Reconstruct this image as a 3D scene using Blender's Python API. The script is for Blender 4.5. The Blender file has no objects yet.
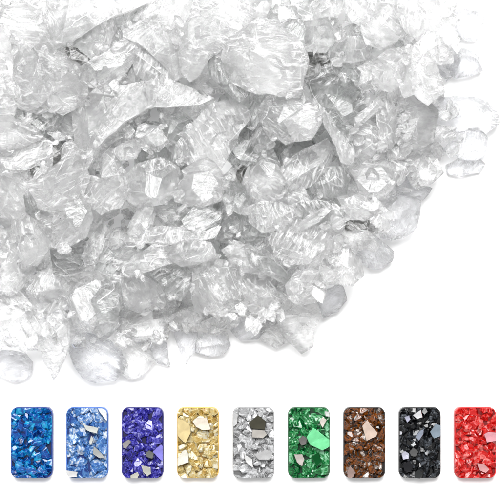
import bpy, bmesh, math, random
import numpy as np
from mathutils import Vector, Matrix, noise
R = math.radians
sc = bpy.context.scene

# ------------------------------------------------------------------ camera
CAMZ = 24.0
cam = bpy.data.cameras.new('camera'); co = bpy.data.objects.new('camera', cam)
sc.collection.objects.link(co); sc.camera = co
co.location = (0, 0, CAMZ)
cam.sensor_fit = 'HORIZONTAL'; cam.sensor_width = 36
cam.lens = 36 * CAMZ / 5.0            # the frame is 5 units wide on the white ground
cam.clip_end = 200

# ------------------------------------------------------------------ light: white studio surround and one softbox
w = bpy.data.worlds.new('World'); sc.world = w; w.use_nodes = True
nt = w.node_tree; nt.nodes.clear()
wo = nt.nodes.new('ShaderNodeOutputWorld'); bg = nt.nodes.new('ShaderNodeBackground')
tc = nt.nodes.new('ShaderNodeTexCoord'); sx = nt.nodes.new('ShaderNodeSeparateXYZ')
rp = nt.nodes.new('ShaderNodeValToRGB')
nt.links.new(tc.outputs['Generated'], sx.inputs[0]); nt.links.new(sx.outputs['Z'], rp.inputs[0])
nt.links.new(rp.outputs[0], bg.inputs[0]); nt.links.new(bg.outputs[0], wo.inputs[0])
e = rp.color_ramp.elements
e[0].position = 0.0; e[0].color = (.02, .02, .02, 1)
e[1].position = 1.0; e[1].color = (1, 1, 1, 1)
m = e.new(.48); m.color = (.05, .05, .05, 1)
m = e.new(.56); m.color = (1.0, 1.0, 1.0, 1)
bg.inputs[1].default_value = .9

def softbox(name, loc, size, power):
    l = bpy.data.lights.new(name, 'AREA'); l.shape = 'SQUARE'; l.size = size; l.energy = power
    o = bpy.data.objects.new(name, l); sc.collection.objects.link(o); o.location = loc
    o.rotation_euler = (Vector((0, 0, 0)) - Vector(loc)).to_track_quat('-Z', 'Y').to_euler()
    return o
softbox('softbox', (-1.5, 13.5, 25.5), 18.0, 21500)

sc.view_settings.view_transform = 'Standard'; sc.view_settings.look = 'None'
sc.view_settings.exposure = 0.03; sc.view_settings.gamma = 1
cy = sc.cycles
cy.use_adaptive_sampling = True; cy.adaptive_threshold = .07; cy.adaptive_min_samples = 16
cy.max_bounces = 14; cy.transmission_bounces = 14; cy.glossy_bounces = 10; cy.diffuse_bounces = 5
cy.transparent_max_bounces = 12; cy.caustics_refractive = True; cy.caustics_reflective = True
cy.blur_glossy = 0.3; cy.sample_clamp_indirect = 14
cy.use_denoising = True

# ------------------------------------------------------------------ helpers
def tag(o, label=None, cat=None, group=None, kind=None):
    for k, v in (('label', label), ('category', cat), ('group', group), ('kind', kind)):
        if v: o[k] = v
    return o
def mesh_obj(name, bm, mats, parent=None):
    me = bpy.data.meshes.new(name); bm.to_mesh(me); bm.free()
    for mm in mats: me.materials.append(mm)
    o = bpy.data.objects.new(name, me); sc.collection.objects.link(o)
    if parent: o.parent = parent
    return o
def P(px, py): return ((px - 250) / 100.0, (243 - py) / 100.0)

class NT:
    def __init__(s, name):
        s.m = bpy.data.materials.new(name); s.m.use_nodes = True
        s.t = s.m.node_tree; s.t.nodes.clear()
    def n(s, typ, **kw):
        x = s.t.nodes.new(typ)
        for k, v in kw.items():
            if k.startswith('i_'): x.inputs[k[2:].replace('_', ' ')].default_value = v
            else: setattr(x, k, v)
        return x
    def l(s, a, b): s.t.links.new(a, b)
    def ramp(s, src, stops):
        r = s.n('ShaderNodeValToRGB'); s.l(src, r.inputs[0])
        el = r.color_ramp.elements
        while len(el) < len(stops): el.new(.5)
        for q, (p, c) in zip(el, stops):
            q.position = p; q.color = (c, c, c, 1) if not isinstance(c, tuple) else (*c, 1)
        return r.outputs[0]
    def math(s, op, a, b=None):
        x = s.n('ShaderNodeMath', operation=op)
        for i, v in enumerate((a, b)):
            if v is None: continue
            if isinstance(v, (int, float)): x.inputs[i].default_value = v
            else: s.l(v, x.inputs[i])
        return x.outputs[0]

def ground_mat():
    t = NT('white_ground'); o = t.n('ShaderNodeOutputMaterial')
    p = t.n('ShaderNodeBsdfPrincipled', i_Roughness=.6); p.inputs['Base Color'].default_value = (.92, .92, .92, 1)
    p.inputs['Specular IOR Level'].default_value = .2
    t.l(p.outputs[0], o.inputs[0]); return t.m

def glass_mat(name, tint, frost, rough, streak_scale=5.0, bump=.35):
    """clear broken glass: refracting body, conchoidal ripples, milky micro-crack streaks"""
    t = NT(name); o = t.n('ShaderNodeOutputMaterial')
    tc = t.n('ShaderNodeTexCoord'); oi = t.n('ShaderNodeObjectInfo')
    add = t.n('ShaderNodeVectorMath', operation='MULTIPLY_ADD')
    vr = t.n('ShaderNodeVectorRotate', rotation_type='Z_AXIS'); t.l(tc.outputs['Object'], vr.inputs['Vector'])
    t.l(t.math('MULTIPLY', oi.outputs['Random'], 41.0), vr.inputs['Angle']); t.l(vr.outputs[0], add.inputs[0]); add.inputs[1].default_value = (1, 1, 1)
    cx = t.n('ShaderNodeCombineXYZ')
    t.l(t.math('MULTIPLY', oi.outputs['Random'], 37.0), cx.inputs[0]); t.l(t.math('MULTIPLY', oi.outputs['Random'], 91.0), cx.inputs[1])
    t.l(cx.outputs[0], add.inputs[2])
    vec = add.outputs[0]
    # warped coordinates
    nz = t.n('ShaderNodeTexNoise', i_Scale=2.2, i_Detail=2.0); t.l(vec, nz.inputs['Vector'])
    mv = t.n('ShaderNodeVectorMath', operation='MULTIPLY_ADD'); t.l(nz.outputs['Color'], mv.inputs[0])
    mv.inputs[1].default_value = (.20, .20, .20); t.l(vec, mv.inputs[2])
    wv = mv.outputs[0]
    wave = t.n('ShaderNodeTexWave', wave_type='RINGS', rings_direction='SPHERICAL', i_Scale=streak_scale, i_Distortion=5.0, i_Detail=3.0); wave.inputs['Detail Scale'].default_value = 1.4
    t.l(wv, wave.inputs['Vector'])
    st = t.n('ShaderNodeMapping'); st.inputs['Scale'].default_value = (5, 34, 13); st.inputs['Rotation'].default_value = (.4, .3, .8)
    t.l(wv, st.inputs[0])
    sn = t.n('ShaderNodeTexNoise', i_Scale=1.0, i_Detail=5.0, i_Roughness=.6); t.l(st.outputs[0], sn.inputs['Vector'])
    fn = t.n('ShaderNodeTexNoise', i_Scale=15.0, i_Detail=6.0, i_Roughness=.65); t.l(wv, fn.inputs['Vector'])
    vo = t.n('ShaderNodeTexVoronoi', feature='DISTANCE_TO_EDGE', i_Scale=2.3); t.l(wv, vo.inputs['Vector'])
    crack = t.ramp(vo.outputs['Distance'], [(0, 1), (.012, 0)])
    pn = t.n('ShaderNodeTexNoise', i_Scale=3.0, i_Detail=2.0); t.l(vec, pn.inputs['Vector'])
    patch = t.ramp(pn.outputs[0], [(.38, 0), (.60, 1)])
    streak = t.ramp(sn.outputs[0], [(.50, 0), (.66, 1)])
    fine = t.ramp(fn.outputs[0], [(.52, 0), (.64, 1)])
    h = t.math('ADD', t.math('MULTIPLY', wave.outputs['Fac'], .12), t.math('ADD', t.math('MULTIPLY', sn.outputs[0], 1.0), t.math('MULTIPLY', fn.outputs[0], .75)))
    h = t.math('ADD', h, t.math('MULTIPLY', crack, .25))
    bp = t.n('ShaderNodeBump', i_Strength=bump, i_Distance=.05); t.l(h, bp.inputs['Height'])
    g = t.n('ShaderNodeBsdfPrincipled', i_Roughness=rough, i_IOR=1.47); g.inputs['Transmission Weight'].default_value = 1
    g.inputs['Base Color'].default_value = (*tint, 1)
    t.l(bp.outputs[0], g.inputs['Normal'])
    d = t.n('ShaderNodeBsdfPrincipled', i_Roughness=.45); d.inputs['Base Color'].default_value = (.78, .78, .78, 1)
    t.l(bp.outputs[0], d.inputs['Normal'])
    # milky share: base haze + streaks + speckle in patches + crack lines
    f = t.math('ADD', frost, t.math('MULTIPLY', t.math('MULTIPLY', streak, patch), .70))
    f = t.math('ADD', f, t.math('MULTIPLY', t.math('MULTIPLY', fine, patch), .45))
    f = t.math('ADD', f, t.math('MULTIPLY', t.math('MULTIPLY', crack, patch), .5))
    f = t.math('MINIMUM', f, .92)
    tl = t.n('ShaderNodeBsdfTranslucent'); tl.inputs[0].default_value = (.95, .95, .95, 1); t.l(bp.outputs[0], tl.inputs['Normal'])
    dd = t.n('ShaderNodeMixShader'); dd.inputs[0].default_value = .5; t.l(d.outputs[0], dd.inputs[1]); t.l(tl.outputs[0], dd.inputs[2])
    mx = t.n('ShaderNodeMixShader'); t.l(f, mx.inputs[0]); t.l(g.outputs[0], mx.inputs[1]); t.l(dd.outputs[0], mx.inputs[2])
    # rare near-black specks: dark internal reflections painted into the glass
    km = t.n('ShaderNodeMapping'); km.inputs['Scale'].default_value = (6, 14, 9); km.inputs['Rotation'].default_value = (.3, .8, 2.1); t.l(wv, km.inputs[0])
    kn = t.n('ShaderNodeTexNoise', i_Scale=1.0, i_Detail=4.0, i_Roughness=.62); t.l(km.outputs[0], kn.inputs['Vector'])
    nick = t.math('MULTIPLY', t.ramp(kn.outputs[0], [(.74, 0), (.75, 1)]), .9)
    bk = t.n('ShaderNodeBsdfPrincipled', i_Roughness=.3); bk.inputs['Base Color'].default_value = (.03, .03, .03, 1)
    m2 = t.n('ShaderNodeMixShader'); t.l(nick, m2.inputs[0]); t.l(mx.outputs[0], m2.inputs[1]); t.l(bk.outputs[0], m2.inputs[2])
    t.l(m2.outputs[0], o.inputs[0]); return t.m

def edge_mat(name, col, fac):
    t = NT(name); o = t.n('ShaderNodeOutputMaterial')
    a = t.n('ShaderNodeBsdfPrincipled', i_Roughness=.35); a.inputs['Base Color'].default_value = (*col, 1)
    g = t.n('ShaderNodeBsdfPrincipled', i_Roughness=.15, i_IOR=1.47); g.inputs['Transmission Weight'].default_value = 1
    mx = t.n('ShaderNodeMixShader'); mx.inputs[0].default_value = fac
    t.l(g.outputs[0], mx.inputs[1]); t.l(a.outputs[0], mx.inputs[2]); t.l(mx.outputs[0], o.inputs[0]); return t.m

M_EDGE = edge_mat('chipped_edge', (.85, .85, .85), .22)
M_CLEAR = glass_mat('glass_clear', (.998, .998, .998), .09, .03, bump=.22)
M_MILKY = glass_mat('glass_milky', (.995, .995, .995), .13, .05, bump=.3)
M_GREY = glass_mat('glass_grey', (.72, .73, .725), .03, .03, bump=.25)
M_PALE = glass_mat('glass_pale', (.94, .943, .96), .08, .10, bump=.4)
M_GAP_DARK = glass_mat('glass_gap_dark', (.22, .22, .21), .0, .03, bump=.25)  # dark tint that paints the shade of the heap's gaps
MATS = {'c': M_CLEAR, 'm': M_MILKY, 'g': M_GREY, 'p': M_PALE, 'k': M_GAP_DARK}

# ------------------------------------------------------------------ ground
bm = bmesh.new(); bmesh.ops.create_grid(bm, x_segments=1, y_segments=1, size=60)
tag(mesh_obj('ground', bm, [ground_mat()]), 'plain white ground', kind='structure')

# ------------------------------------------------------------------ broken glass
def chunk_bm(poly, rng, thick, ncut=7, steep=(22, 60)):
    """a chunk whose plan is poly (world units about its own centre): a prism chipped by fracture planes above and below"""
    n = len(poly); pts = []
    for i in range(n):                                  # roughen the long edges of the outline
        a = Vector(poly[i]); b = Vector(poly[(i + 1) % n]); pts.append(a)
        L = (b - a).length
        k = int(L / .13)
        for j in range(1, k + 1):
            if rng.random() < .75:
                nrm = Vector((a.y - b.y, b.x - a.x)).normalized()
                pts.append(a.lerp(b, (j + rng.uniform(-.3, .3)) / (k + 1)) + nrm * rng.uniform(-.014, .014))
    bm = bmesh.new()
    lo = [bm.verts.new((p.x, p.y, -thick * .7)) for p in pts]
    hi = [bm.verts.new((p.x, p.y, thick * .7)) for p in pts]
    bm.faces.new(hi); bm.faces.new(lo[::-1])
    for i in range(len(pts)):
        j = (i + 1) % len(pts); bm.faces.new((lo[i], lo[j], hi[j], hi[i]))
    bmesh.ops.recalc_face_normals(bm, faces=bm.faces)
    def cut(co_, no):
        r = bmesh.ops.bisect_plane(bm, geom=bm.verts[:] + bm.edges[:] + bm.faces[:], plane_co=co_, plane_no=no, clear_outer=True, dist=1e-5)
        es = [x for x in r['geom_cut'] if isinstance(x, bmesh.types.BMEdge) and x.is_boundary]
        if es: bmesh.ops.holes_fill(bm, edges=es, sides=0)
    for sgn in (1, -1):
        # main plateau, a little tilted
        a = rng.uniform(0, 6.28); tl = R(rng.uniform(3, 16))
        cut((0, 0, sgn * thick * .5), (math.cos(a) * math.sin(tl), math.sin(a) * math.sin(tl), sgn * math.cos(tl)))
        a0 = rng.uniform(0, 6.28); nc = ncut if sgn > 0 else max(4, ncut - 2)
        for k in range(nc):
            a = a0 + 6.283 * (k + rng.uniform(-.35, .35)) / nc
            d = Vector((math.cos(a), math.sin(a)))
            r_ = max(p.dot(d) for p in pts)
            th = R(rng.uniform(*steep))
            z0 = sgn * thick * rng.uniform(.02, .25)
            rr = r_ * rng.uniform(.96, 1.02)
            cut((d.x * rr, d.y * rr, z0), (d.x * math.sin(th), d.y * math.sin(th), sgn * math.cos(th)))
    bmesh.ops.remove_doubles(bm, verts=bm.verts[:], dist=.004)
    bmesh.ops.recalc_face_normals(bm, faces=bm.faces)
    return bm

def finish_chunk(bm, rng, bev):
    bmesh.ops.dissolve_degenerate(bm, dist=.002, edges=bm.edges[:])
    es = [x for x in bm.edges if len(x.link_faces) == 2 and x.calc_face_angle(0) > R(16) and rng.random() < .28]
    try:
        r = bmesh.ops.bevel(bm, geom=es, offset=bev, segments=1, profile=.5, affect='EDGES', clamp_overlap=True, material=1)
    except Exception: pass
    # gentle waviness of the fracture faces
    bmesh.ops.triangulate(bm, faces=[f for f in bm.faces if len(f.verts) > 3])
    for lim in (.20, .10, .055):
        long_e = [x for x in bm.edges if x.calc_length() > lim]
        if long_e: bmesh.ops.subdivide_edges(bm, edges=long_e, cuts=1)
        bmesh.ops.triangulate(bm, faces=[f for f in bm.faces if len(f.verts) > 3])
    off = Vector((rng.uniform(-50, 50), rng.uniform(-50, 50), 0)); bm.normal_update()
    for v in bm.verts:
        q = v.co + off
        rd = 1 - 2 * abs(noise.noise(Vector((q.x * 5, q.y * 8, q.z * 6))))
        d = noise.noise(q * 3.5) * .010 + rd * .006 + noise.noise(q * 17) * .003 - (.022 if noise.noise(q * 6 + Vector((9, 9, 9))) > .42 else 0)
        v.co += v.normal * d
    for f in bm.faces: f.smooth = False

# traced chunks of the heap: (kind, material, thickness factor, outline in photo pixels, label), lowest first
T = []
def tr(mat, tf, pts, label, name='glass_chunk'): T.append((mat, tf, pts, label, name))
tr('c', .5, [(-5,300),(20,295),(35,310),(40,335),(36,348),(15,346),(-5,343)], 'wide clear chunk at the lower left edge just above the flat pale flake')
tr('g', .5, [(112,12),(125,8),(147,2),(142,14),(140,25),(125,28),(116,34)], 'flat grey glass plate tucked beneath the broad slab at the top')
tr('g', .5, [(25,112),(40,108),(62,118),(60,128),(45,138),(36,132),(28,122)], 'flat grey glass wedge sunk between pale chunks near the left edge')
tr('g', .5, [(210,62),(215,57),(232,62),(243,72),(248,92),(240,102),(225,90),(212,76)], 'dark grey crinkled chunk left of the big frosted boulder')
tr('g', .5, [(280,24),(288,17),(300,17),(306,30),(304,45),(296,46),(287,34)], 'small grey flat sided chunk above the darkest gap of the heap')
tr('g', .5, [(286,0),(318,-3),(315,18),(300,19),(291,13)], 'flat grey slab of glass at the top edge between two pale chunks')
tr('c', .6, [(345,-8),(364,-2),(369,14),(355,20),(346,14)], 'small clear chunk at the top edge right of the pale grey block')
tr('m', .5, [(317,2),(326,-8),(342,-6),(345,8),(337,16),(323,20),(313,17)], 'pale grey smooth block at the top edge')
tr('c', .6, [(365,16),(380,6),(401,8),(403,22),(398,40),(381,49),(368,42),(361,28)], 'dimpled clear chunk near the top right among smaller grit')
tr('c', .6, [(304,23),(320,20),(338,18),(341,30),(334,42),(326,52),(312,53),(304,46)], 'streaked clear chunk directly above the darkest gap')
tr('c', .6, [(328,54),(335,44),(345,28),(353,24),(363,30),(371,45),(366,58),(350,63),(334,61)], 'upright clear chunk with a bright ridge right of the darkest gap')
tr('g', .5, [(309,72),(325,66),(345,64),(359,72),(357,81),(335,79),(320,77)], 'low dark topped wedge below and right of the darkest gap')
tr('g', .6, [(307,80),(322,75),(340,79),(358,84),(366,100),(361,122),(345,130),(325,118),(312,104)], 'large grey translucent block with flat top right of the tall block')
tr('c', .6, [(372,64),(388,52),(402,50),(408,62),(404,82),(390,92),(374,84)], 'clear chunk with bright white tip left of the long slanted crystal')
tr('m', .5, [(394,6),(402,-6),(425,-8),(446,-4),(453,20),(450,40),(438,49),(422,42),(406,30)], 'grainy clear chunk at the top right edge of the heap')
tr('c', .6, [(402,84),(405,66),(414,48),(426,32),(446,38),(441,52),(427,62),(417,90),(406,94)], 'long slanted crystal pointing down left near the right rim', 'glass_shard')
tr('p', .5, [(456,30),(453,14),(458,2),(474,0),(485,14),(483,28),(475,39),(466,41)], 'smooth pale flake standing alone at the top right rim')
tr('p', .5, [(455,78),(448,66),(462,50),(478,57),(481,70),(471,75)], 'knobbly pale bit jutting out on the right rim beside a smooth flake')
tr('p', .45, [(436,60),(450,47),(461,60),(456,74),(447,80),(437,72)], 'smooth pale five sided flake left of the knobbly bit on the right rim')
tr('m', .5, [(413,62),(428,55),(436,70),(443,92),(428,103),(415,90)], 'tall clear leaf shaped chunk below the long slanted crystal')
tr('p', .5, [(440,134),(458,131),(478,127),(485,138),(485,152),(474,162),(455,161),(442,150)], 'layered pale chunk in the middle of the stack on the right rim')
tr('p', .5, [(446,165),(460,158),(476,157),(484,164),(479,172),(462,176),(449,173)], 'thin pale flake lowest of the stack on the right rim')
tr('p', .5, [(434,110),(440,99),(455,96),(470,99),(485,103),(494,112),(496,123),(485,130),(465,134),(445,132),(436,124)], 'broad ridged pale chunk reaching farthest right of the heap')
tr('c', .6, [(395,118),(396,102),(410,94),(426,99),(437,112),(432,140),(416,150),(400,136)], 'clear rounded chunk with a dark streak left of the rim stack')
tr('m', .5, [(403,154),(415,149),(430,160),(441,172),(433,182),(416,189),(405,172)], 'pale ribbed chunk slanting down right under the rim stack')
tr('p', .5, [(391,190),(398,166),(410,172),(420,184),(430,188),(422,199),(405,201)], 'smooth pale wedge below the ribbed chunk on the right slope')
tr('m', .6, [(352,128),(365,117),(376,125),(381,140),(376,155),(363,160),(355,146)], 'smooth oval clear chunk right of the small ridged splinter')
tr('c', .6, [(378,108),(390,100),(396,118),(398,138),(390,150),(379,140)], 'narrow upright clear chunk left of the chunk with a dark streak')
tr('m', .5, [(354,118),(368,107),(378,98),(384,106),(368,118),(356,128)], 'small white ridged splinter pointing up right above the smooth oval')
tr('c', .6, [(352,172),(370,160),(392,165),(396,182),(384,198),(362,195)], 'clear flat faced chunk above the rounded rim boulder on the right slope')
tr('p', .6, [(373,204),(390,192),(405,195),(418,202),(418,215),(414,226),(404,236),(392,240),(382,236),(374,222)], 'rounded pale boulder with speckled base on the right slope')
tr('p', .6, [(358,240),(373,234),(384,241),(394,252),(392,261),(380,268),(367,266),(356,254)], 'pale chunk with black flecks below the rounded rim boulder')
tr('c', .6, [(324,262),(334,248),(349,249),(359,261),(362,275),(351,284),(337,283),(326,274)], 'clear round chunk with a dark nick on the lower right slope')
tr('p', .5, [(316,298),(328,288),(341,286),(346,300),(336,313),(324,316)], 'faint pale bit at the rim below the round flecked chunk')
tr('m', .5, [(262,318),(276,322),(287,340),(276,347),(262,340)], 'small pale wedge left of the blocky chunk at the bottom rim')
tr('p', .5, [(230,328),(240,317),(252,320),(263,330),(258,339),(241,339)], 'low pale flake on the bottom rim between two blocks')
tr('m', .6, [(274,312),(284,298),(300,294),(313,300),(319,315),(311,330),(313,346),(301,351),(288,341),(280,326)], 'blocky clear chunk with a bright corner at the lowest right of the rim')
tr('p', .5, [(197,342),(205,329),(225,331),(229,345),(222,354),(208,356),(197,352)], 'frosted flat flake on the bottom rim right of the two hanging points')
tr('p', .5, [(174,331),(184,325),(196,330),(197,349),(186,362),(180,350)], 'downward pointed shard right of its twin on the bottom rim', 'glass_shard')
tr('p', .5, [(159,334),(167,344),(171,367),(158,363),(150,350)], 'small pointed shard left of its twin on the bottom rim', 'glass_shard')
tr('m', .5, [(118,364),(124,350),(136,340),(150,349),(153,362),(142,375),(128,379)], 'pale chunk with a dark fleck right of the big round rim chunk')
tr('p', .5, [(69,340),(80,331),(95,335),(108,342),(121,350),(125,364),(113,378),(96,382),(84,376),(75,362)], 'big round pale chunk at the bottom rim')
tr('p', .35, [(-3,352),(8,350),(25,354),(33,362),(28,376),(16,381),(-3,373)], 'flat pale flake lying alone at the lower left corner of the heap')
tr('c', .5, [(38,342),(45,325),(58,308),(69,318),(68,345),(61,364),(54,377),(46,362)], 'pendant shaped shard pointing down between two rim chunks', 'glass_shard')
tr('c', .6, [(-8,255),(8,240),(16,250),(18,268),(24,285),(10,296),(-8,290)], 'clear chunk with a dark slit at the left edge below the bright cube')
tr('c', .6, [(25,285),(45,270),(62,268),(78,280),(76,296),(58,304),(38,302)], 'clear rippled chunk under the bright tapered block')
tr('c', .5, [(70,298),(84,280),(96,276),(110,290),(104,312),(92,330),(76,328)], 'clear tall chunk above the big round rim chunk')
tr('g', .5, [(92,300),(104,285),(118,284),(122,300),(116,322),(100,322)], 'dark mottled chunk left of the domed chunk')
tr('c', .5, [(118,318),(135,308),(158,312),(170,322),(166,338),(140,344),(124,338)], 'low clear chunk right above the dark flecked rim chunk')
tr('c', .6, [(165,318),(180,305),(200,308),(222,312),(238,314),(232,328),(205,332),(180,330)], 'long low clear chunk beneath the square ringed block')
tr('g', .5, [(155,275),(160,264),(176,260),(188,268),(190,285),(180,298),(166,294)], 'grey chunk with a dark hollow left of the square ringed block')
tr('c', .6, [(240,282),(255,276),(270,282),(280,296),(272,312),(254,318),(242,305)], 'clear fan shaped chunk right of the square ringed block')
tr('g', .5, [(298,205),(318,200),(335,206),(345,215),(330,225),(305,222)], 'grey flat chunk above the long white rib')
tr('c', .6, [(270,238),(285,226),(305,220),(322,228),(330,245),(318,262),(296,262),(278,254)], 'wide clear domed chunk right of centre on the lower slope')
tr('k', .35, [(345,224),(350,221),(372,221),(374,229),(348,230)], 'thin dark straight sided bar on the right slope', 'glass_shard')
tr('c', .6, [(345,200),(358,196),(374,200),(378,214),(364,220),(348,216)], 'small clear chunk above the thin dark bar')
tr('m', .5, [(335,232),(348,226),(362,232),(368,244),(356,250),(340,246)], 'white edged clear chunk below the thin dark bar')
tr('m', .6, [(222,250),(235,242),(250,244),(262,254),(269,268),(258,273),(245,270),(232,264)], 'bright oval chunk upper right of the square ringed block')
tr('g', .3, [(249,248),(262,255),(278,265),(292,277),(284,283),(264,273),(250,261)], 'long narrow dark edged sliver slanting down right', 'glass_shard')
tr('m', .6, [(286,285),(298,272),(315,275),(326,285),(322,298),(305,302),(290,298)], 'bright crumpled chunk above the blocky rim chunk')
tr('c', .6, [(192,268),(200,261),(225,261),(236,267),(241,282),(244,296),(236,306),(215,311),(198,309),(195,286)], 'square ringed block with terraced white edges')
tr('g', .5, [(174,223),(185,210),(200,206),(221,212),(216,228),(196,236),(181,233)], 'dark grey fan ribbed chunk above the long white bar')
tr('c', .5, [(222,232),(226,212),(231,209),(239,222),(242,234),(228,242),(216,240)], 'leaf shaped clear chunk with a thin white outline')
tr('m', .5, [(128,227),(140,204),(150,201),(154,215),(152,226),(140,230)], 'clear triangular chunk with a white outline above the long bar')
tr('m', .4, [(125,239),(148,230),(165,227),(186,228),(205,231),(216,225),(211,237),(190,242),(160,243),(130,245)], 'long horizontal white bar crossing the lower middle', 'glass_shard')
tr('m', .5, [(126,271),(134,256),(154,246),(168,245),(176,252),(170,263),(150,270),(132,274)], 'milky oval chunk rimmed in white under the long bar')
tr('m', .6, [(117,288),(128,276),(145,277),(158,285),(168,296),(161,306),(140,311),(124,304)], 'domed chunk with a milky rounded edge in the lower middle')
tr('c', .6, [(168,248),(188,240),(208,244),(214,256),(198,262),(182,266),(172,260)], 'shallow clear chunk with a bright white patch below the long bar')
tr('c', .6, [(80,262),(88,244),(100,226),(109,230),(108,246),(96,262),(86,270)], 'slender pale crystal leaning right beside the bright tapered block', 'glass_shard')
tr('g', .6, [(52,250),(66,246),(80,252),(86,268),(72,280),(56,272)], 'grey glassy chunk with a black slit right of the bright tapered block')
tr('c', .6, [(54,243),(52,222),(58,212),(76,206),(82,194),(89,200),(91,218),(85,236),(66,246)], 'ridged clear chunk between the tapered block and the slender crystal')
tr('c', .6, [(86,190),(100,180),(118,176),(128,190),(120,206),(102,212),(90,204)], 'crinkled clear chunk below the tip of the long curved shard')
tr('c', .6, [(122,180),(140,165),(160,160),(178,168),(180,188),(165,202),(140,205),(126,196)], 'deeply wrinkled clear chunk below the hollow of the curved shard')
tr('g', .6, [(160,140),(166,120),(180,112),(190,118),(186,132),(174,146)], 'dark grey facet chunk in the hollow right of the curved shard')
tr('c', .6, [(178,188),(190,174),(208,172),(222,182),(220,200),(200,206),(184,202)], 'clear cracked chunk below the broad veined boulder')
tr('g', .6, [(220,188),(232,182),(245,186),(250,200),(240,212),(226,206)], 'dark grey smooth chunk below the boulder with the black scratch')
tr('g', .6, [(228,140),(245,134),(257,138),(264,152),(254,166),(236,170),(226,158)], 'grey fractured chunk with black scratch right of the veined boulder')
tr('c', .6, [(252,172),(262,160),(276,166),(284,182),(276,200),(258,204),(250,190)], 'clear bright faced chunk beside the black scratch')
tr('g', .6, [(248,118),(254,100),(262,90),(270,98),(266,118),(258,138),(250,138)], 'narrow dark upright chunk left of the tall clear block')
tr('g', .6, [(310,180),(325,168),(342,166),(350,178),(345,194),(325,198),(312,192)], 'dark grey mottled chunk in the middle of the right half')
tr('c', .6, [(276,172),(290,160),(305,150),(324,142),(333,152),(326,168),(310,186),(290,191),(278,184)], 'large clear chunk with a bright flat face right of centre')
tr('c', .6, [(248,208),(262,202),(285,204),(296,214),(284,228),(262,232),(250,222)], 'clear chunk speckled with grit left of the long white rib')
tr('m', .4, [(294,228),(306,218),(322,208),(328,212),(318,222),(300,232)], 'long white rib shaped splinter right of centre', 'glass_shard')
tr('g', .6, [(320,108),(334,112),(350,132),(353,148),(340,142),(326,128)], 'long grey facet chunk slanting behind the tiny white tipped splinter')
tr('m', .4, [(320,106),(330,118),(342,134),(354,150),(351,162),(340,161),(336,146),(324,122)], 'white tipped splinter slanting down right of the tall block', 'glass_shard')
tr('c', .6, [(258,112),(270,97),(290,88),(299,77),(304,80),(309,100),(316,118),(306,132),(286,142),(270,134)], 'tall clear block with smooth grey face below the frosted boulder')
tr('m', .6, [(288,122),(304,104),(315,106),(321,122),(311,139),(295,141)], 'bright white faced chunk leaning on the tall clear block')
tr('c', .6, [(177,144),(190,127),(205,114),(218,105),(231,103),(244,108),(248,119),(238,134),(229,150),(222,166),(207,175),(194,166),(182,156)], 'broad veined boulder with a curved upper edge in the middle of the heap')
tr('c', .6, [(236,-2),(245,-10),(264,-8),(271,3),(263,18),(250,27),(240,18)], 'bright white chunk at the top edge beside the large wedge')
tr('m', .6, [(-14,120),(-8,117),(12,117),(28,122),(41,135),(38,141),(25,145),(5,148),(-14,150)], 'smooth pale rounded plate at the left edge halfway up')
tr('m', .6, [(-12,156),(4,147),(20,142),(40,138),(53,145),(55,156),(48,163),(30,167),(2,174),(-12,172)], 'white pitted chunk at the left edge below the smooth plate')
tr('m', .5, [(-14,180),(20,173),(31,178),(29,200),(25,215),(-14,214)], 'very bright blocky cube at the left edge')
tr('m', .6, [(30,182),(45,172),(60,152),(71,144),(77,156),(86,178),(82,192),(76,208),(58,213),(40,206)], 'pyramid shaped pale chunk just below the black pitted gap')
tr('m', .5, [(14,224),(30,216),(50,216),(54,232),(48,250),(38,264),(23,268),(18,252)], 'bright tapered block narrowing downward near the left edge')
tr('c', .6, [(-14,26),(3,25),(10,45),(13,70),(18,90),(14,112),(-14,114)], 'tall clear chunk with a dark fleck along the left edge')
tr('c', .6, [(-14,8),(5,10),(25,5),(41,15),(44,22),(53,31),(50,46),(35,52),(15,49),(4,28),(-14,22)], 'white crumpled chunk at the top left corner')
tr('c', .6, [(70,50),(84,36),(94,28),(104,19),(110,15),(114,30),(107,50),(89,63),(80,57)], 'clear chunk with a grey right face beneath the broad slab')
tr('m', .6, [(10,57),(28,50),(50,50),(66,59),(78,69),(71,77),(56,80),(46,100),(36,109),(21,105),(8,82)], 'large white chunk with black pits near the top left')
tr('m', .6, [(52,82),(70,75),(86,86),(87,96),(80,106),(63,113),(52,108),(47,94)], 'smooth pale chunk between the pitted chunk and the curved shard')
tr('m', .6, [(85,97),(98,87),(110,83),(117,92),(109,100),(92,104)], 'small bright white wedge just above the curved shard')
tr('c', .6, [(76,70),(92,62),(108,54),(122,40),(132,48),(128,66),(116,82),(98,86),(84,84)], 'streaked grey clear chunk right of the black pitted chunk')
tr('c', .5, [(138,48),(152,52),(168,62),(181,73),(178,79),(150,84),(136,74),(132,60)], 'clear ribbed chunk below the arched shard')
tr('m', .4, [(124,30),(142,23),(160,29),(174,43),(182,58),(181,74),(173,79),(165,67),(154,56),(140,44),(126,38)], 'arched white edged shard between the slab and the large wedge', 'glass_shard')
tr('c', .6, [(139,19),(150,7),(165,-3),(176,-8),(192,-6),(201,0),(198,15),(189,30),(180,41),(170,33),(155,26),(144,23)], 'veined clear chunk at the top edge left of the large wedge')
tr('m', .5, [(52,2),(60,-10),(162,-12),(152,2),(125,11),(105,20),(84,33),(60,45),(48,50),(38,46),(50,34),(48,18)], 'broad white streaked slab running along the top edge')
tr('m', .5, [(197,0),(212,-9),(238,0),(249,14),(240,30),(225,43),(208,58),(200,73),(191,79),(184,68),(179,52),(186,30),(192,14)], 'large bright wedge narrowing to a point at the bottom', 'glass_shard')
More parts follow.
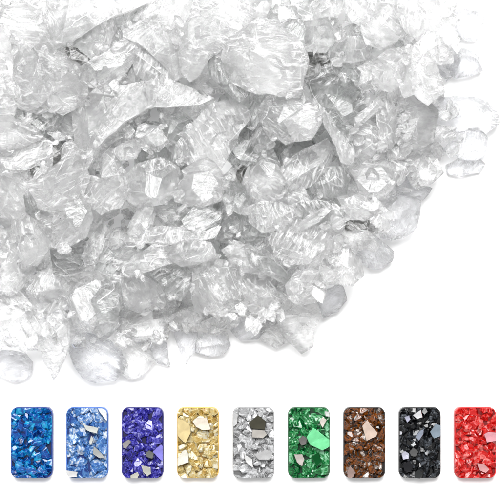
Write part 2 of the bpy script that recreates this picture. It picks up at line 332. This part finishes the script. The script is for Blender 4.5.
tr('m', .6, [(226,58),(230,42),(242,29),(260,23),(275,24),(288,33),(298,45),(304,60),(302,76),(295,93),(275,93),(250,89),(235,80)], 'largest frosted white boulder right of the top middle')
tr('m', .24, [(75,116),(84,103),(98,96),(128,88),(160,79),(198,77),(210,84),(213,95),(192,105),(166,108),(146,109),(125,122),(106,140),(88,172),(80,150),(76,132)], 'long curved sickle shaped shard, the longest piece of the heap', 'glass_shard')
tr('k', .5, [(303,52),(322,54),(329,62),(318,68),(306,75)], 'small dark wedge standing in for the darkest gap, right of the largest frosted boulder')  # this and the next four: shaded gaps built as dark tinted pieces
tr('k', .5, [(64,48),(78,49),(90,61),(82,63),(70,57)], 'small dark splinter standing in for the gap between the pitted chunk and the broad slab')
tr('k', .5, [(53,146),(62,147),(60,159),(53,165)], 'tiny dark chip standing in for the gap beside the peak of the pyramid shaped chunk')
tr('k', .5, [(240,163),(247,167),(241,186),(235,181)], 'tiny dark upright chip standing in for the gap below the veined boulder')
tr('k', .5, [(31,165),(43,165),(42,174),(31,175)], 'tiny dark square chip standing in for the gap above the very bright left edge cube')
# ------------------------------------------------------------------ stacking on a height grid
GX0, GX1, GY0, GY1, GS = -3.0, 3.0, -1.8, 3.0, 50.0
W, H = int((GX1 - GX0) * GS), int((GY1 - GY0) * GS)
height = np.zeros((H, W))
def surf(bm, cx, cy):
    """top and bottom height maps of a mesh on the grid"""
    top = np.full((H, W), -1e9); bot = np.full((H, W), 1e9)
    for f in bm.faces:
        vs = [v.co for v in f.verts]
        for k in range(1, len(vs) - 1):
            a, b, c = vs[0], vs[k], vs[k + 1]
            ax, ay, bx, by, cx_, cy_ = [(q) * GS for q in (a.x + cx - GX0, a.y + cy - GY0, b.x + cx - GX0, b.y + cy - GY0, c.x + cx - GX0, c.y + cy - GY0)]
            det = (by - cy_) * (ax - cx_) + (cx_ - bx) * (ay - cy_)
            if abs(det) < 1e-6: continue
            x0, x1 = max(0, int(min(ax, bx, cx_))), min(W - 1, int(max(ax, bx, cx_)) + 1)
            y0, y1 = max(0, int(min(ay, by, cy_))), min(H - 1, int(max(ay, by, cy_)) + 1)
            if x1 < x0 or y1 < y0: continue
            X, Y = np.meshgrid(np.arange(x0, x1 + 1), np.arange(y0, y1 + 1))
            u = ((by - cy_) * (X - cx_) + (cx_ - bx) * (Y - cy_)) / det
            v = ((cy_ - ay) * (X - cx_) + (ax - cx_) * (Y - cy_)) / det
            q = 1 - u - v; ins = (u >= -.01) & (v >= -.01) & (q >= -.01)
            z = u * a.z + v * b.z + q * c.z
            sl = (slice(y0, y1 + 1), slice(x0, x1 + 1))
            top[sl] = np.where(ins, np.maximum(top[sl], z), top[sl]); bot[sl] = np.where(ins, np.minimum(bot[sl], z), bot[sl])
    return top, bot

NCH = 0
def add_chunk(mat, tf, pts, label, name, seed, tight=1.0, bev=.003):
    """build a chunk, let it down onto the heap and place it"""
    global NCH
    rng = random.Random(seed)
    xs = [P(*p) for p in pts]
    cx = sum(p[0] for p in xs) / len(xs); cy_ = sum(p[1] for p in xs) / len(xs)
    loc = [(x - cx, y - cy_) for x, y in xs]
    ang = .5 * math.atan2(sum(2 * x * y for x, y in loc), sum(x * x - y * y for x, y in loc))
    mn = [abs(-x * math.sin(ang) + y * math.cos(ang)) for x, y in loc]
    minor = 2 * max(mn)
    thick = min(max(minor * tf, .10), .42)
    bm = chunk_bm(loc, rng, thick, ncut=6 + int(minor * 4))
    top, bot = surf(bm, cx, cy_)
    msk = top > -1e8
    if not msk.any(): dz = thick / 2
    else:
        gap = (height - bot)[msk]
        dz = float(np.percentile(gap, 100 * tight)) + .004
        dz = max(dz, float(-bot[msk].min()) + .004)
        height[msk] = np.maximum(height[msk], (top + dz)[msk])
    finish_chunk(bm, rng, bev)
    zc = dz; s = (CAMZ - zc) / CAMZ
    o = mesh_obj(name, bm, [MATS[mat], M_EDGE])
    o.location = (cx * s, cy_ * s, dz)
    tag(o, label, 'glass shard' if name == 'glass_shard' else 'glass chunk', 'clear glass chunks heaped on the white ground')
    NCH += 1
    o['_p'] = (250 + cx * 100, 243 - cy_ * 100)
    return o

PILE = [(-22, -22), (452, -22), (450, 38), (436, 60), (446, 100), (466, 128), (428, 168), (392, 196), (376, 228), (342, 258), (312, 288), (282, 316), (232, 322), (172, 330), (120, 348), (76, 338), (35, 335), (-22, 342)]
def inside(px, py, poly, m=0):
    c = False; n = len(poly); dm = 1e9
    for i in range(n):
        x0, y0 = poly[i]; x1, y1 = poly[(i + 1) % n]
        if (y0 > py) != (y1 > py) and px < (x1 - x0) * (py - y0) / (y1 - y0) + x0: c = not c
        dx, dy = x1 - x0, y1 - y0
        tt = max(0, min(1, ((px - x0) * dx + (py - y0) * dy) / (dx * dx + dy * dy)))
        dm = min(dm, math.hypot(px - x0 - tt * dx, py - y0 - tt * dy))
    return c and dm >= m
def blob(rng, px, py, r, lo=.42):
    """an irregular angular outline about a point"""
    n = rng.choice((4, 5, 5, 6, 6, 7)); a0 = rng.uniform(0, 6.28); el = rng.uniform(lo, .85); ea = rng.uniform(0, 3.14)
    out = []
    for k in range(n):
        a = a0 + 6.283 * (k + rng.uniform(-.28, .28)) / n; q = r * rng.uniform(.72, 1.25)
        x, y = q * math.cos(a), q * el * math.sin(a)
        out.append((px + x * math.cos(ea) - y * math.sin(ea), py + x * math.sin(ea) + y * math.cos(ea)))
    return out
def scatter(seed, spacing, tries, margin):
    rng = random.Random(seed); pts = []
    for _ in range(tries):
        px, py = rng.uniform(-22, 480), rng.uniform(-22, 345)
        if not inside(px, py, PILE, margin): continue
        if all((px - a) ** 2 + (py - b) ** 2 > spacing ** 2 for a, b in pts): pts.append((px, py))
    return pts, rng

placed = []
pts, rng = scatter(11, 37, 6000, 22)                       # the bottom of the heap
for k, (px, py) in enumerate(pts):
    placed.append(add_chunk(rng.choice('ccggg') if inside(px, py, PILE, 45) else 'c', .55, blob(rng, px, py, rng.uniform(26, 33), .7), None, 'glass_chunk', 1000 + k, .93))  # mostly grey tint inside, putting the gaps' shade into the lowest glass
NB = NCH
cov = [t[2] for t in T]
pts = [(112, 170), (168, 211), (125, 257), (318, 271), (118, 235)]
for _ in range(30000):                                     # chunks that fill what the large ones leave open
    px, py = rng.uniform(-22, 480), rng.uniform(-22, 345)
    if not inside(px, py, PILE, 8): continue
    if any(inside(px, py, c, 2.5) for c in cov): continue
    if all((px - a) ** 2 + (py - b) ** 2 > 24 ** 2 for a, b in pts): pts.append((px, py))
print('FILL', len(pts))
for k, (px, py) in enumerate(pts):
    placed.append(add_chunk(rng.choice('cccmmg'), .6, blob(rng, px, py, rng.uniform(16, 23)), None, 'glass_chunk', 3000 + k, .9))
for k, (mat, tf, poly, label, name) in enumerate(T):
    mx_ = sum(p[0] for p in poly) / len(poly); my_ = sum(p[1] for p in poly) / len(poly)
    jr = random.Random(k)
    if mat == 'p' and len(poly) > 7:
        for _ in range(2): poly = [p for i_, p in enumerate(poly) if i_ != jr.randrange(len(poly))]
    poly = [(mx_ + (a - mx_) * v, my_ + (b - my_) * v) for a, b in poly for v in (1.05 + jr.uniform(-.07, .08),)]
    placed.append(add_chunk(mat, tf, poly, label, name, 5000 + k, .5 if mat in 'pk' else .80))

# small broken bits lying in the hollows and at the foot of the heap: far past three hundred, one object
FRINGE = [(a + (a > 0) * (6 if a > 300 else 2), b + 7) for a, b in PILE]
rng = random.Random(77); crumbs = bmesh.new(); n_c = 0; tmp_me = bpy.data.meshes.new('tmp')
for _ in range(9000):
    if n_c >= 420: break
    px, py = rng.uniform(-15, 492), rng.uniform(-15, 372)
    if n_c >= 260:                                     # the last of them fringe the foot of the heap
        if inside(px, py, PILE, 12) or not inside(px, py, FRINGE, 0): continue
    elif not inside(px, py, PILE, 2): continue
    gx, gy = P(px, py); ix, iy = int((gx - GX0) * GS), int((gy - GY0) * GS)
    if not (6 <= ix < W - 6 and 6 <= iy < H - 6): continue
    loc_h = height[iy - 6:iy + 7, ix - 6:ix + 7]
    rim = n_c >= 260
    if height[iy, ix] > np.percentile(loc_h, 30) and not rim: continue
    r = rng.uniform(3, 8) if not rim else rng.uniform(5, 11)
    poly = [(a / 100, b / 100) for a, b in blob(rng, 0, 0, r, .35)]
    b = chunk_bm(poly, rng, rng.uniform(.03, .08), ncut=3, steep=(25, 60))
    q = Matrix.Rotation(rng.uniform(-.5, .5), 4, 'X') @ Matrix.Rotation(rng.uniform(-.5, .5), 4, 'Y')
    zz = float(np.percentile(height[iy - 2:iy + 3, ix - 2:ix + 3], 70)) + .035
    s_ = (CAMZ - zz) / CAMZ
    bmesh.ops.transform(b, matrix=Matrix.Translation((gx * s_, gy * s_, zz)) @ q, verts=b.verts[:])
    b.to_mesh(tmp_me); b.free(); crumbs.from_mesh(tmp_me); n_c += 1
    rr = max(1, int(r * .5)); height[iy - rr:iy + rr, ix - rr:ix + rr] = np.maximum(height[iy - rr:iy + rr, ix - rr:ix + rr], zz + .02)
bpy.data.meshes.remove(tmp_me)
tag(mesh_obj('glass_crumbs', crumbs, [M_CLEAR]), 'tiny clear glass splinters scattered in the gaps between the heaped chunks', 'glass splinters', kind='stuff')
print('CHUNKS', NB, NCH, 'max h', height.max())
# ------------------------------------------------------------------ labels of the small chunks: told apart by their neighbours
LAND = {'sickle': 'the long sickle shaped shard', 'largest frosted': 'the largest frosted boulder', 'large bright wedge': 'the large bright pointed wedge',
 'broad white streaked': 'the broad slab at the top', 'veined clear chunk at': 'the veined chunk at the top edge', 'arched white': 'the arched white edged shard',
 'large white chunk with black pits': 'the black pitted white chunk', 'tall clear chunk with a dark fleck': 'the tall dark flecked left edge chunk',
 'bright tapered': 'the bright tapered block', 'very bright blocky': 'the very bright left edge cube', 'smooth pale rounded plate': 'the smooth rounded left edge plate',
 'pyramid': 'the pyramid shaped chunk', 'bright white chunk at the top edge': 'the bright chunk beside the wedge', 'broad veined': 'the broad veined boulder',
 'tall clear block': 'the tall clear block', 'long grey facet': 'the long grey facet chunk', 'white tipped': 'the white tipped splinter', 'long white rib': 'the long white rib',
 'large clear chunk with a bright flat': 'the big flat faced chunk', 'deeply wrinkled': 'the deeply wrinkled chunk', 'slender pale': 'the slender leaning crystal',
 'domed chunk with': 'the milky domed chunk', 'milky oval': 'the milky oval chunk', 'long horizontal': 'the long white bar', 'square ringed': 'the square ringed block',
 'long narrow dark edged': 'the narrow dark edged sliver', 'thin dark straight': 'the thin dark bar', 'wide clear domed': 'the wide domed chunk', 'pendant': 'the pendant shaped shard',
 'big round pale': 'the big round rim chunk', 'blocky clear chunk with a bright': 'the blocky lowest right rim chunk', 'rounded pale boulder': 'the rounded rim boulder',
 'clear round chunk with a dark nick': 'the round flecked chunk', 'pale ribbed': 'the pale ribbed slanting chunk', 'broad ridged': 'the broad ridged rim chunk',
 'clear rounded chunk with a dark streak': 'the dark streaked round chunk', 'long slanted crystal pointing': 'the long slanted crystal', 'upright clear chunk with a bright ridge': 'the bright ridged upright chunk',
 'grainy clear': 'the grainy top right chunk', 'large grey translucent': 'the large grey translucent block', 'smooth oval clear': 'the smooth oval chunk', 'leaf shaped clear chunk': 'the white outlined leaf shaped chunk',
 'clear crinkled': 'the crinkled chunk', 'dimpled': 'the dimpled chunk'}
marks = []
for o in placed:
    if o.get('label'):
        for k, v in LAND.items():
            if k in o['label']: marks.append((o['_p'][0], o['_p'][1], v)); break
used = set(); DIRS = ['right of', 'below and right of', 'directly below', 'below and left of', 'left of', 'above and left of', 'directly above', 'above and right of']
for o in placed:
    if o.get('label'): continue
    x, y = o['_p']; d = max(o.dimensions.x, o.dimensions.y)
    adj = {'glass_clear': 'clear', 'glass_milky': 'milky', 'glass_grey': 'grey', 'glass_pale': 'pale', 'glass_gap_dark': 'dark'}[o.data.materials[0].name.split('.')[0]]
    size = 'tiny' if d < .26 else 'small' if d < .42 else 'middling'
    for far in ('', 'low '):
        for mx_, my_, nm in sorted(marks, key=lambda q: (q[0] - x) ** 2 + (q[1] - y) ** 2)[:6]:
            k = int(((math.degrees(math.atan2(y - my_, x - mx_)) + 382.5) % 360) // 45) % 8
            lab = (k, nm, far)
            if lab not in used: break
        else: continue
        break
    used.add(lab)
    tag(o, f'{size} {far}{adj} chunk {DIRS[k]} {nm}', 'glass chunk')
for o in placed:
    del o['_p']

# ------------------------------------------------------------------ nine sample tiles of coloured glass chips
def srgb(c): return tuple(((v / 255) / 12.92 if v / 255 < .04045 else ((v / 255 + .055) / 1.055) ** 2.4) for v in c)
def chip_mat(name, cols, trans=.45, spec=.5):
    t = NT(name); o = t.n('ShaderNodeOutputMaterial'); oi = t.n('ShaderNodeObjectInfo'); tc = t.n('ShaderNodeTexCoord')
    off = t.n('ShaderNodeVectorMath', operation='ADD'); cx = t.n('ShaderNodeCombineXYZ')
    t.l(t.math('MULTIPLY', oi.outputs['Random'], 53.0), cx.inputs[0]); t.l(tc.outputs['Object'], off.inputs[0]); t.l(cx.outputs[0], off.inputs[1])
    mp = t.n('ShaderNodeMapping'); mp.inputs['Scale'].default_value = (26, 14, 20); mp.inputs['Rotation'].default_value = (0, 0, .7); t.l(off.outputs[0], mp.inputs[0])
    nz = t.n('ShaderNodeTexNoise', i_Scale=1.0, i_Detail=4.0, i_Distortion=1.2); t.l(mp.outputs[0], nz.inputs['Vector'])
    v = t.math('ADD', t.math('MULTIPLY', oi.outputs['Random'], .5), t.math('MULTIPLY', t.math('SUBTRACT', nz.outputs[0], .36), 2.0))
    n = len(cols)
    col = t.ramp(v, [(.08 + .84 * i_ / (n - 1), tuple(q * .62 for q in srgb(c)) if i_ != len(cols) - 1 else tuple(q * .9 for q in srgb(c))) for i_, c in enumerate(cols)])
    bp = t.n('ShaderNodeBump', i_Strength=.14, i_Distance=.02); t.l(nz.outputs[0], bp.inputs['Height'])
    g = t.n('ShaderNodeBsdfPrincipled', i_Roughness=.10, i_IOR=1.5); g.inputs['Transmission Weight'].default_value = trans
    g.inputs['Specular IOR Level'].default_value = .22
    t.l(col, g.inputs['Base Color']); t.l(bp.outputs[0], g.inputs['Normal']); t.l(g.outputs[0], o.inputs[0]); return t.m
def flake_mat(c):
    t = NT('mirrored_flake'); o = t.n('ShaderNodeOutputMaterial'); tc = t.n('ShaderNodeTexCoord')
    g = t.n('ShaderNodeBsdfPrincipled', i_Roughness=.12, i_Metallic=.85)
    nz = t.n('ShaderNodeTexNoise', i_Scale=9.0, i_Detail=4.0); t.l(tc.outputs['Object'], nz.inputs['Vector'])
    k = srgb(c); t.l(t.ramp(nz.outputs[0], [(.3, tuple(q * .72 for q in k)), (.7, tuple(q * 1.0 for q in k))]), g.inputs['Base Color'])
    bp = t.n('ShaderNodeBump', i_Strength=.10, i_Distance=.05); t.l(nz.outputs[0], bp.inputs['Height']); t.l(bp.outputs[0], g.inputs['Normal'])
    t.l(g.outputs[0], o.inputs[0]); return t.m
def plain(name, c, rough=.25):
    t = NT(name); o = t.n('ShaderNodeOutputMaterial'); g = t.n('ShaderNodeBsdfPrincipled', i_Roughness=rough)
    g.inputs['Base Color'].default_value = (*[q * .58 for q in srgb(c)], 1); t.l(g.outputs[0], o.inputs[0]); return t.m

TW, TH, TR = .403, .690, .064
def clip_planes():
    out = []
    for ax, ay in ((1, 0), (-1, 0), (0, 1), (0, -1)): out.append(((ax * TW / 2, ay * TH / 2, 0), (ax, ay, 0)))
    for sx_ in (1, -1):
        for sy_ in (1, -1):
            for dg in (11.25, 33.75, 56.25, 78.75):
                c, s = math.cos(R(dg)), math.sin(R(dg))
                out.append(((sx_ * (TW / 2 - TR + TR * c), sy_ * (TH / 2 - TR + TR * s), 0), (sx_ * c, sy_ * s, 0)))
    return out
PLANES = clip_planes()
def clip(bm):
    for c, n_ in PLANES:
        c = Vector(c); n_ = Vector(n_)
        if all((v.co - c).dot(n_) < -1e-5 for v in bm.verts): continue
        if not bm.faces: return
        r = bmesh.ops.bisect_plane(bm, geom=bm.verts[:] + bm.edges[:] + bm.faces[:], plane_co=c, plane_no=n_, clear_outer=True, dist=1e-5)
        es = [x for x in r['geom_cut'] if isinstance(x, bmesh.types.BMEdge) and x.is_boundary]
        if es: bmesh.ops.holes_fill(bm, edges=es, sides=0)
def rounded(z0, z1, inset=0.0):
    bm = bmesh.new(); pts = []
    for k, (sx_, sy_) in enumerate(((1, 1), (-1, 1), (-1, -1), (1, -1))):
        for j in range(7):
            a = R(90 * k + 15 * j)
            r = TR - inset
            pts.append((sx_ * (TW / 2 - TR) + r * math.cos(a), sy_ * (TH / 2 - TR) + r * math.sin(a)))
    lo = [bm.verts.new((x, y, z0)) for x, y in pts]; hi = [bm.verts.new((x, y, z1)) for x, y in pts]
    bm.faces.new(hi); bm.faces.new(lo[::-1])
    for i in range(len(pts)):
        j = (i + 1) % len(pts); bm.faces.new((lo[i], lo[j], hi[j], hi[i]))
    return bm

# (label, glass colours dark to light, backing colour, mirrored flakes: (colour, outline in the tile's own close-up, word))
TILES = [
 ('sample tile of deep sea blue glass chips, the plain one without white flakes', [(0, 30, 105), (0, 82, 190), (0, 130, 220), (50, 195, 240)], (0, 28, 90), 5, []),
 ('sample tile of sky blue glass chips with white sickle shaped flakes', [(25, 70, 165), (75, 140, 225), (110, 170, 238), (245, 250, 255)], (25, 60, 150), 60, [
   ((225, 228, 222), [(125, 118), (150, 140), (222, 155), (215, 185), (190, 180), (150, 165)]), ((225, 228, 225), [(180, 195), (195, 215), (180, 250), (168, 230)]),
   ((190, 192, 190), [(195, 255), (215, 272), (262, 325), (225, 322), (190, 298)]), ((240, 240, 240), [(35, 390), (105, 400), (100, 428), (35, 425)]),
   ((235, 240, 245), [(215, 38), (270, 38), (270, 115), (245, 85), (225, 60)])]),
 ('sample tile of violet blue glass chips with cream and grey flakes', [(14, 10, 70), (45, 40, 165), (85, 80, 215), (170, 170, 245)], (20, 14, 85), 115, [
   ((150, 145, 240), [(215, 290), (262, 245), (278, 265), (278, 345), (245, 320)]), ((120, 122, 120), [(175, 295), (195, 278), (222, 295), (215, 325), (185, 318)]),
   ((205, 205, 195), [(150, 362), (205, 375), (208, 410), (185, 425), (160, 400)]), ((215, 213, 200), [(90, 420), (130, 400), (140, 415), (125, 445), (90, 445)]),
   ((170, 165, 165), [(45, 240), (80, 218), (95, 230), (65, 270), (50, 265)])]),
 ('sample tile of amber gold glass chips with ivory flakes', [(205, 158, 62), (245, 208, 115), (255, 235, 170), (255, 252, 232)], (190, 145, 60), 170, [
   ((252, 240, 222), [(128, 120), (150, 98), (210, 98), (232, 162), (180, 165), (150, 150)]), ((250, 246, 232), [(38, 330), (70, 285), (92, 275), (105, 300), (108, 345), (38, 374)]),
   ((238, 216, 160), [(38, 103), (75, 108), (112, 128), (120, 180), (92, 238), (60, 215), (38, 190)])]),
 ('sample tile of silver clear glass chips with one dark olive flake', [(110, 110, 110), (195, 195, 196), (235, 236, 237), (252, 253, 254)], (140, 140, 140), 225, [
   ((82, 80, 68), [(133, 125), (185, 82), (230, 115), (225, 165), (150, 158)]), ((205, 200, 193), [(155, 163), (225, 168), (238, 190), (215, 212), (150, 207)]),
   ((216, 216, 216), [(38, 50), (75, 80), (70, 130), (38, 152)]), ((208, 208, 208), [(165, 300), (235, 275), (272, 290), (250, 330), (190, 330)]),
   ((232, 232, 230), [(110, 300), (155, 330), (160, 375), (120, 345)])]),
 ('sample tile of emerald green glass chips with a big mint flake', [(0, 55, 25), (10, 115, 55), (45, 170, 90), (165, 235, 190)], (0, 62, 30), 280, [
   ((130, 232, 165), [(148, 205), (185, 152), (230, 185), (279, 220), (279, 258), (235, 280), (170, 250)]), ((125, 122, 120), [(103, 215), (128, 195), (152, 215), (148, 245), (118, 252)]),
   ((200, 192, 186), [(78, 300), (125, 300), (138, 330), (125, 368), (95, 345)]), ((235, 225, 215), [(222, 120), (240, 92), (262, 108), (240, 155)]),
   ((228, 232, 228), [(250, 60), (281, 60), (281, 92), (255, 88)]), ((10, 88, 40), [(175, 315), (215, 290), (235, 340), (205, 368)])]),
 ('sample tile of smoky brown and amber glass chips with a beige flake', [(12, 7, 5), (40, 20, 8), (185, 100, 22), (72, 54, 44), (215, 200, 190)], (35, 20, 12), 336, [
   ((232, 208, 192), [(145, 145), (175, 105), (190, 135), (232, 180), (225, 200), (170, 228)]), ((175, 150, 142), [(60, 405), (78, 362), (110, 405), (95, 428), (65, 435)])]),
 ('sample tile of black glass chips with white and slate grey flakes', [(2, 2, 3), (8, 8, 10), (22, 24, 27), (70, 74, 80)], (3, 3, 4), 391, [
   ((238, 238, 240), [(120, 82), (165, 52), (175, 95), (145, 105)]), ((185, 185, 205), [(72, 92), (100, 82), (108, 105), (88, 125)]), ((228, 228, 228), [(118, 38), (135, 38), (135, 68), (115, 65)]),
   ((220, 220, 228), [(38, 165), (62, 175), (60, 190), (38, 195)]), ((150, 165, 178), [(215, 175), (245, 130), (279, 140), (279, 198), (238, 212)]),
   ((160, 168, 185), [(132, 205), (158, 170), (180, 160), (178, 190), (155, 225)]), ((225, 228, 230), [(105, 250), (128, 228), (138, 250), (120, 260)]),
   ((195, 195, 210), [(55, 300), (75, 282), (98, 295), (95, 328), (65, 332)]), ((105, 105, 105), [(98, 290), (120, 262), (150, 285), (135, 312), (110, 310)]),
   ((45, 45, 48), [(62, 355), (95, 335), (120, 370), (108, 400), (75, 395)]), ((60, 62, 62), [(130, 400), (155, 385), (175, 410), (160, 435), (130, 430)])]),
 ('sample tile of bright red glass chips with pink flakes', [(165, 0, 2), (250, 14, 14), (255, 40, 34), (255, 150, 145)], (160, 8, 10), 445, [
   ((245, 175, 185), [(215, 190), (240, 175), (289, 180), (289, 225), (230, 235)]), ((232, 170, 170), [(175, 350), (215, 355), (245, 385), (225, 405), (190, 390)])]),
]
def cname(c):
    r, g, b = c
    if max(c) - min(c) < 22: return 'white' if min(c) > 200 else 'pale grey' if min(c) > 145 else 'grey' if min(c) > 90 else 'dark grey'
    if r > b + 15: return ('pink' if b > g else 'cream') if min(c) > 130 else 'olive'
    return ('mint green' if g > 150 else 'dark green') if g > r and g > b else 'lilac'
WORD = ['deep blue', 'sky blue', 'violet', 'gold', 'silver', 'green', 'brown', 'black', 'red']
for i, (label, cols, back, ox, flakes) in enumerate(TILES):
    x0 = 11.2 + 55.38 * i + 20.75; y0 = 442.4
    rng = random.Random(300 + i)
    root = bpy.data.objects.new('sample_tile', None); sc.collection.objects.link(root)
    root.empty_display_size = .1
    cx, cy_ = P(x0, y0); s = (CAMZ - .1) / CAMZ; root.location = (cx * s, cy_ * s, .002)
    tag(root, label, 'sample tile', 'sample tiles of coloured glass set out in a row')
    bm = rounded(.001, .120, .008)
    mesh_obj('backing_plate', bm, [plain('backing', tuple(int(q * .7) for q in back), .9)], root)
    rb_ = bmesh.new(); N_ = 28; loops = []
    for ins, z_ in ((-.006, 0), (-.006, .124), (-.003, .127), (.003, .127), (.006, .124), (.006, 0)):
        lp = []
        for k_, (sx_, sy_) in enumerate(((1, 1), (-1, 1), (-1, -1), (1, -1))):
            for j_ in range(7):
                a_ = R(90 * k_ + 15 * j_); r_ = TR - ins
                lp.append(rb_.verts.new((sx_ * (TW / 2 - TR) + r_ * math.cos(a_), sy_ * (TH / 2 - TR) + r_ * math.sin(a_), z_)))
        loops.append(lp)
    for a_, b_ in zip(loops, loops[1:] + loops[:1]):
        for k_ in range(N_): rb_.faces.new((a_[k_], a_[(k_ + 1) % N_], b_[(k_ + 1) % N_], b_[k_]))
    bmesh.ops.recalc_face_normals(rb_, faces=rb_.faces)
    mesh_obj('tray_rim', rb_, [plain('rim_plastic', tuple((a_ + b_) // 2 for a_, b_ in zip(cols[0], cols[1])), .45)], root)
    cm = chip_mat('chip_glass', cols, trans=.6 if i != 7 else .2, spec=.5)
    em = edge_mat('chip_edge', tuple(q * .6 for q in srgb(cols[-2])), .7)
    spots = []
    for layer, sp, o_ in ((0, 8.6, 0), (1, 8.4, 4.2)):
        row = 0; y_ = -34 + o_ * .6
        while y_ < 36:
            x_ = -18.5 + (sp / 2 if row % 2 else 0)
            while x_ < 20:
                if layer == 0 or rng.random() < .85: spots.append((x_ + rng.uniform(-2, 2), y_ + rng.uniform(-2, 2), layer))
                x_ += sp
            y_ += sp * .88; row += 1
    for _ in range(max(0, 96 - len(spots))): spots.append((rng.uniform(-18, 18), rng.uniform(-33, 33), 2))
    print('SPOTS', len(spots)); spots = spots[:98]
    for px, py, layer in spots:
        r = rng.uniform(5.8, 7.5) if layer == 0 else rng.uniform(4.6, 7.8) if layer == 1 else rng.uniform(3, 5)
        poly = [(a / 100, b / 100) for a, b in blob(rng, 0, 0, r, .5)]
        bm = chunk_bm(poly, rng, rng.uniform(.045, .07), ncut=5, steep=(25, 55))
        q = Matrix.Rotation(rng.uniform(-.3, .3), 4, 'X') @ Matrix.Rotation(rng.uniform(-.3, .3), 4, 'Y')
        bmesh.ops.transform(bm, matrix=Matrix.Translation((px / 100, -py / 100, .112 + .018 * layer + rng.uniform(-.006, .006))) @ q, verts=bm.verts[:])
        es = [x for x in bm.edges if len(x.link_faces) == 2 and x.calc_face_angle(0) > R(20)]
        bmesh.ops.bevel(bm, geom=es, offset=.0012, segments=1, profile=.5, affect='EDGES', clamp_overlap=True, material=1)
        clip(bm)
        if len(bm.faces) < 4: bm.free(); continue
        c = bm.verts[:]; ctr = sum((v.co for v in c), Vector()) / len(c)
        sp_ = Matrix.Rotation(rng.uniform(0, 6.28), 3, 'Z') @ Matrix.Rotation(rng.uniform(-.9, .9), 3, 'X')
        bmesh.ops.translate(bm, vec=-ctr, verts=c); bmesh.ops.transform(bm, matrix=sp_.inverted().to_4x4(), verts=bm.verts[:])
        o = mesh_obj('glass_chip', bm, [cm, em], root); o.location = ctr; o.rotation_euler = sp_.to_euler()
    for j, (fc, poly) in enumerate(flakes):
        pp = [((ox + x / 5.655) - x0, y0 - (400 + y / 5.655)) for x, y in poly]
        bm = bmesh.new(); zt = .198 + .003 * j
        ta, tb = rng.uniform(-.10, .10), rng.uniform(-.10, .10)
        q2 = []
        for k in range(len(pp)):
            (a, b), (c, d) = pp[k], pp[(k + 1) % len(pp)]; u = rng.uniform(.35, .65)
            q2 += [(a, b), (a + (c - a) * u + rng.uniform(-.45, .45), b + (d - b) * u + rng.uniform(-.45, .45))]
        pp = q2
        mx_ = sum(a for a, b in pp) / len(pp); my_ = sum(b for a, b in pp) / len(pp)
        zf = lambda a, b: zt + ((a - mx_) * ta + (b - my_) * tb) / 100
        hi = [bm.verts.new((a / 100, b / 100, zf(a, b))) for a, b in pp]
        lo = [bm.verts.new((a / 100, b / 100, zf(a, b) - .022)) for a, b in pp]
        bm.faces.new(hi); bm.faces.new(lo[::-1])
        for k in range(len(pp)):
            k2 = (k + 1) % len(pp); bm.faces.new((lo[k], lo[k2], hi[k2], hi[k]))
        bmesh.ops.recalc_face_normals(bm, faces=bm.faces)
        bmesh.ops.bevel(bm, geom=[x for x in bm.edges], offset=.0025, segments=1, profile=.5, affect='EDGES', clamp_overlap=True)
        clip(bm)
        ctr = sum((v.co for v in bm.verts), Vector()) / len(bm.verts)
        bmesh.ops.translate(bm, vec=-ctr, verts=bm.verts[:])
        o = mesh_obj('mirrored_chip', bm, [flake_mat(fc)], root); o.location = ctr
        o['label'] = f'flat {cname(fc)} mirrored flake among the {WORD[i]} chips'
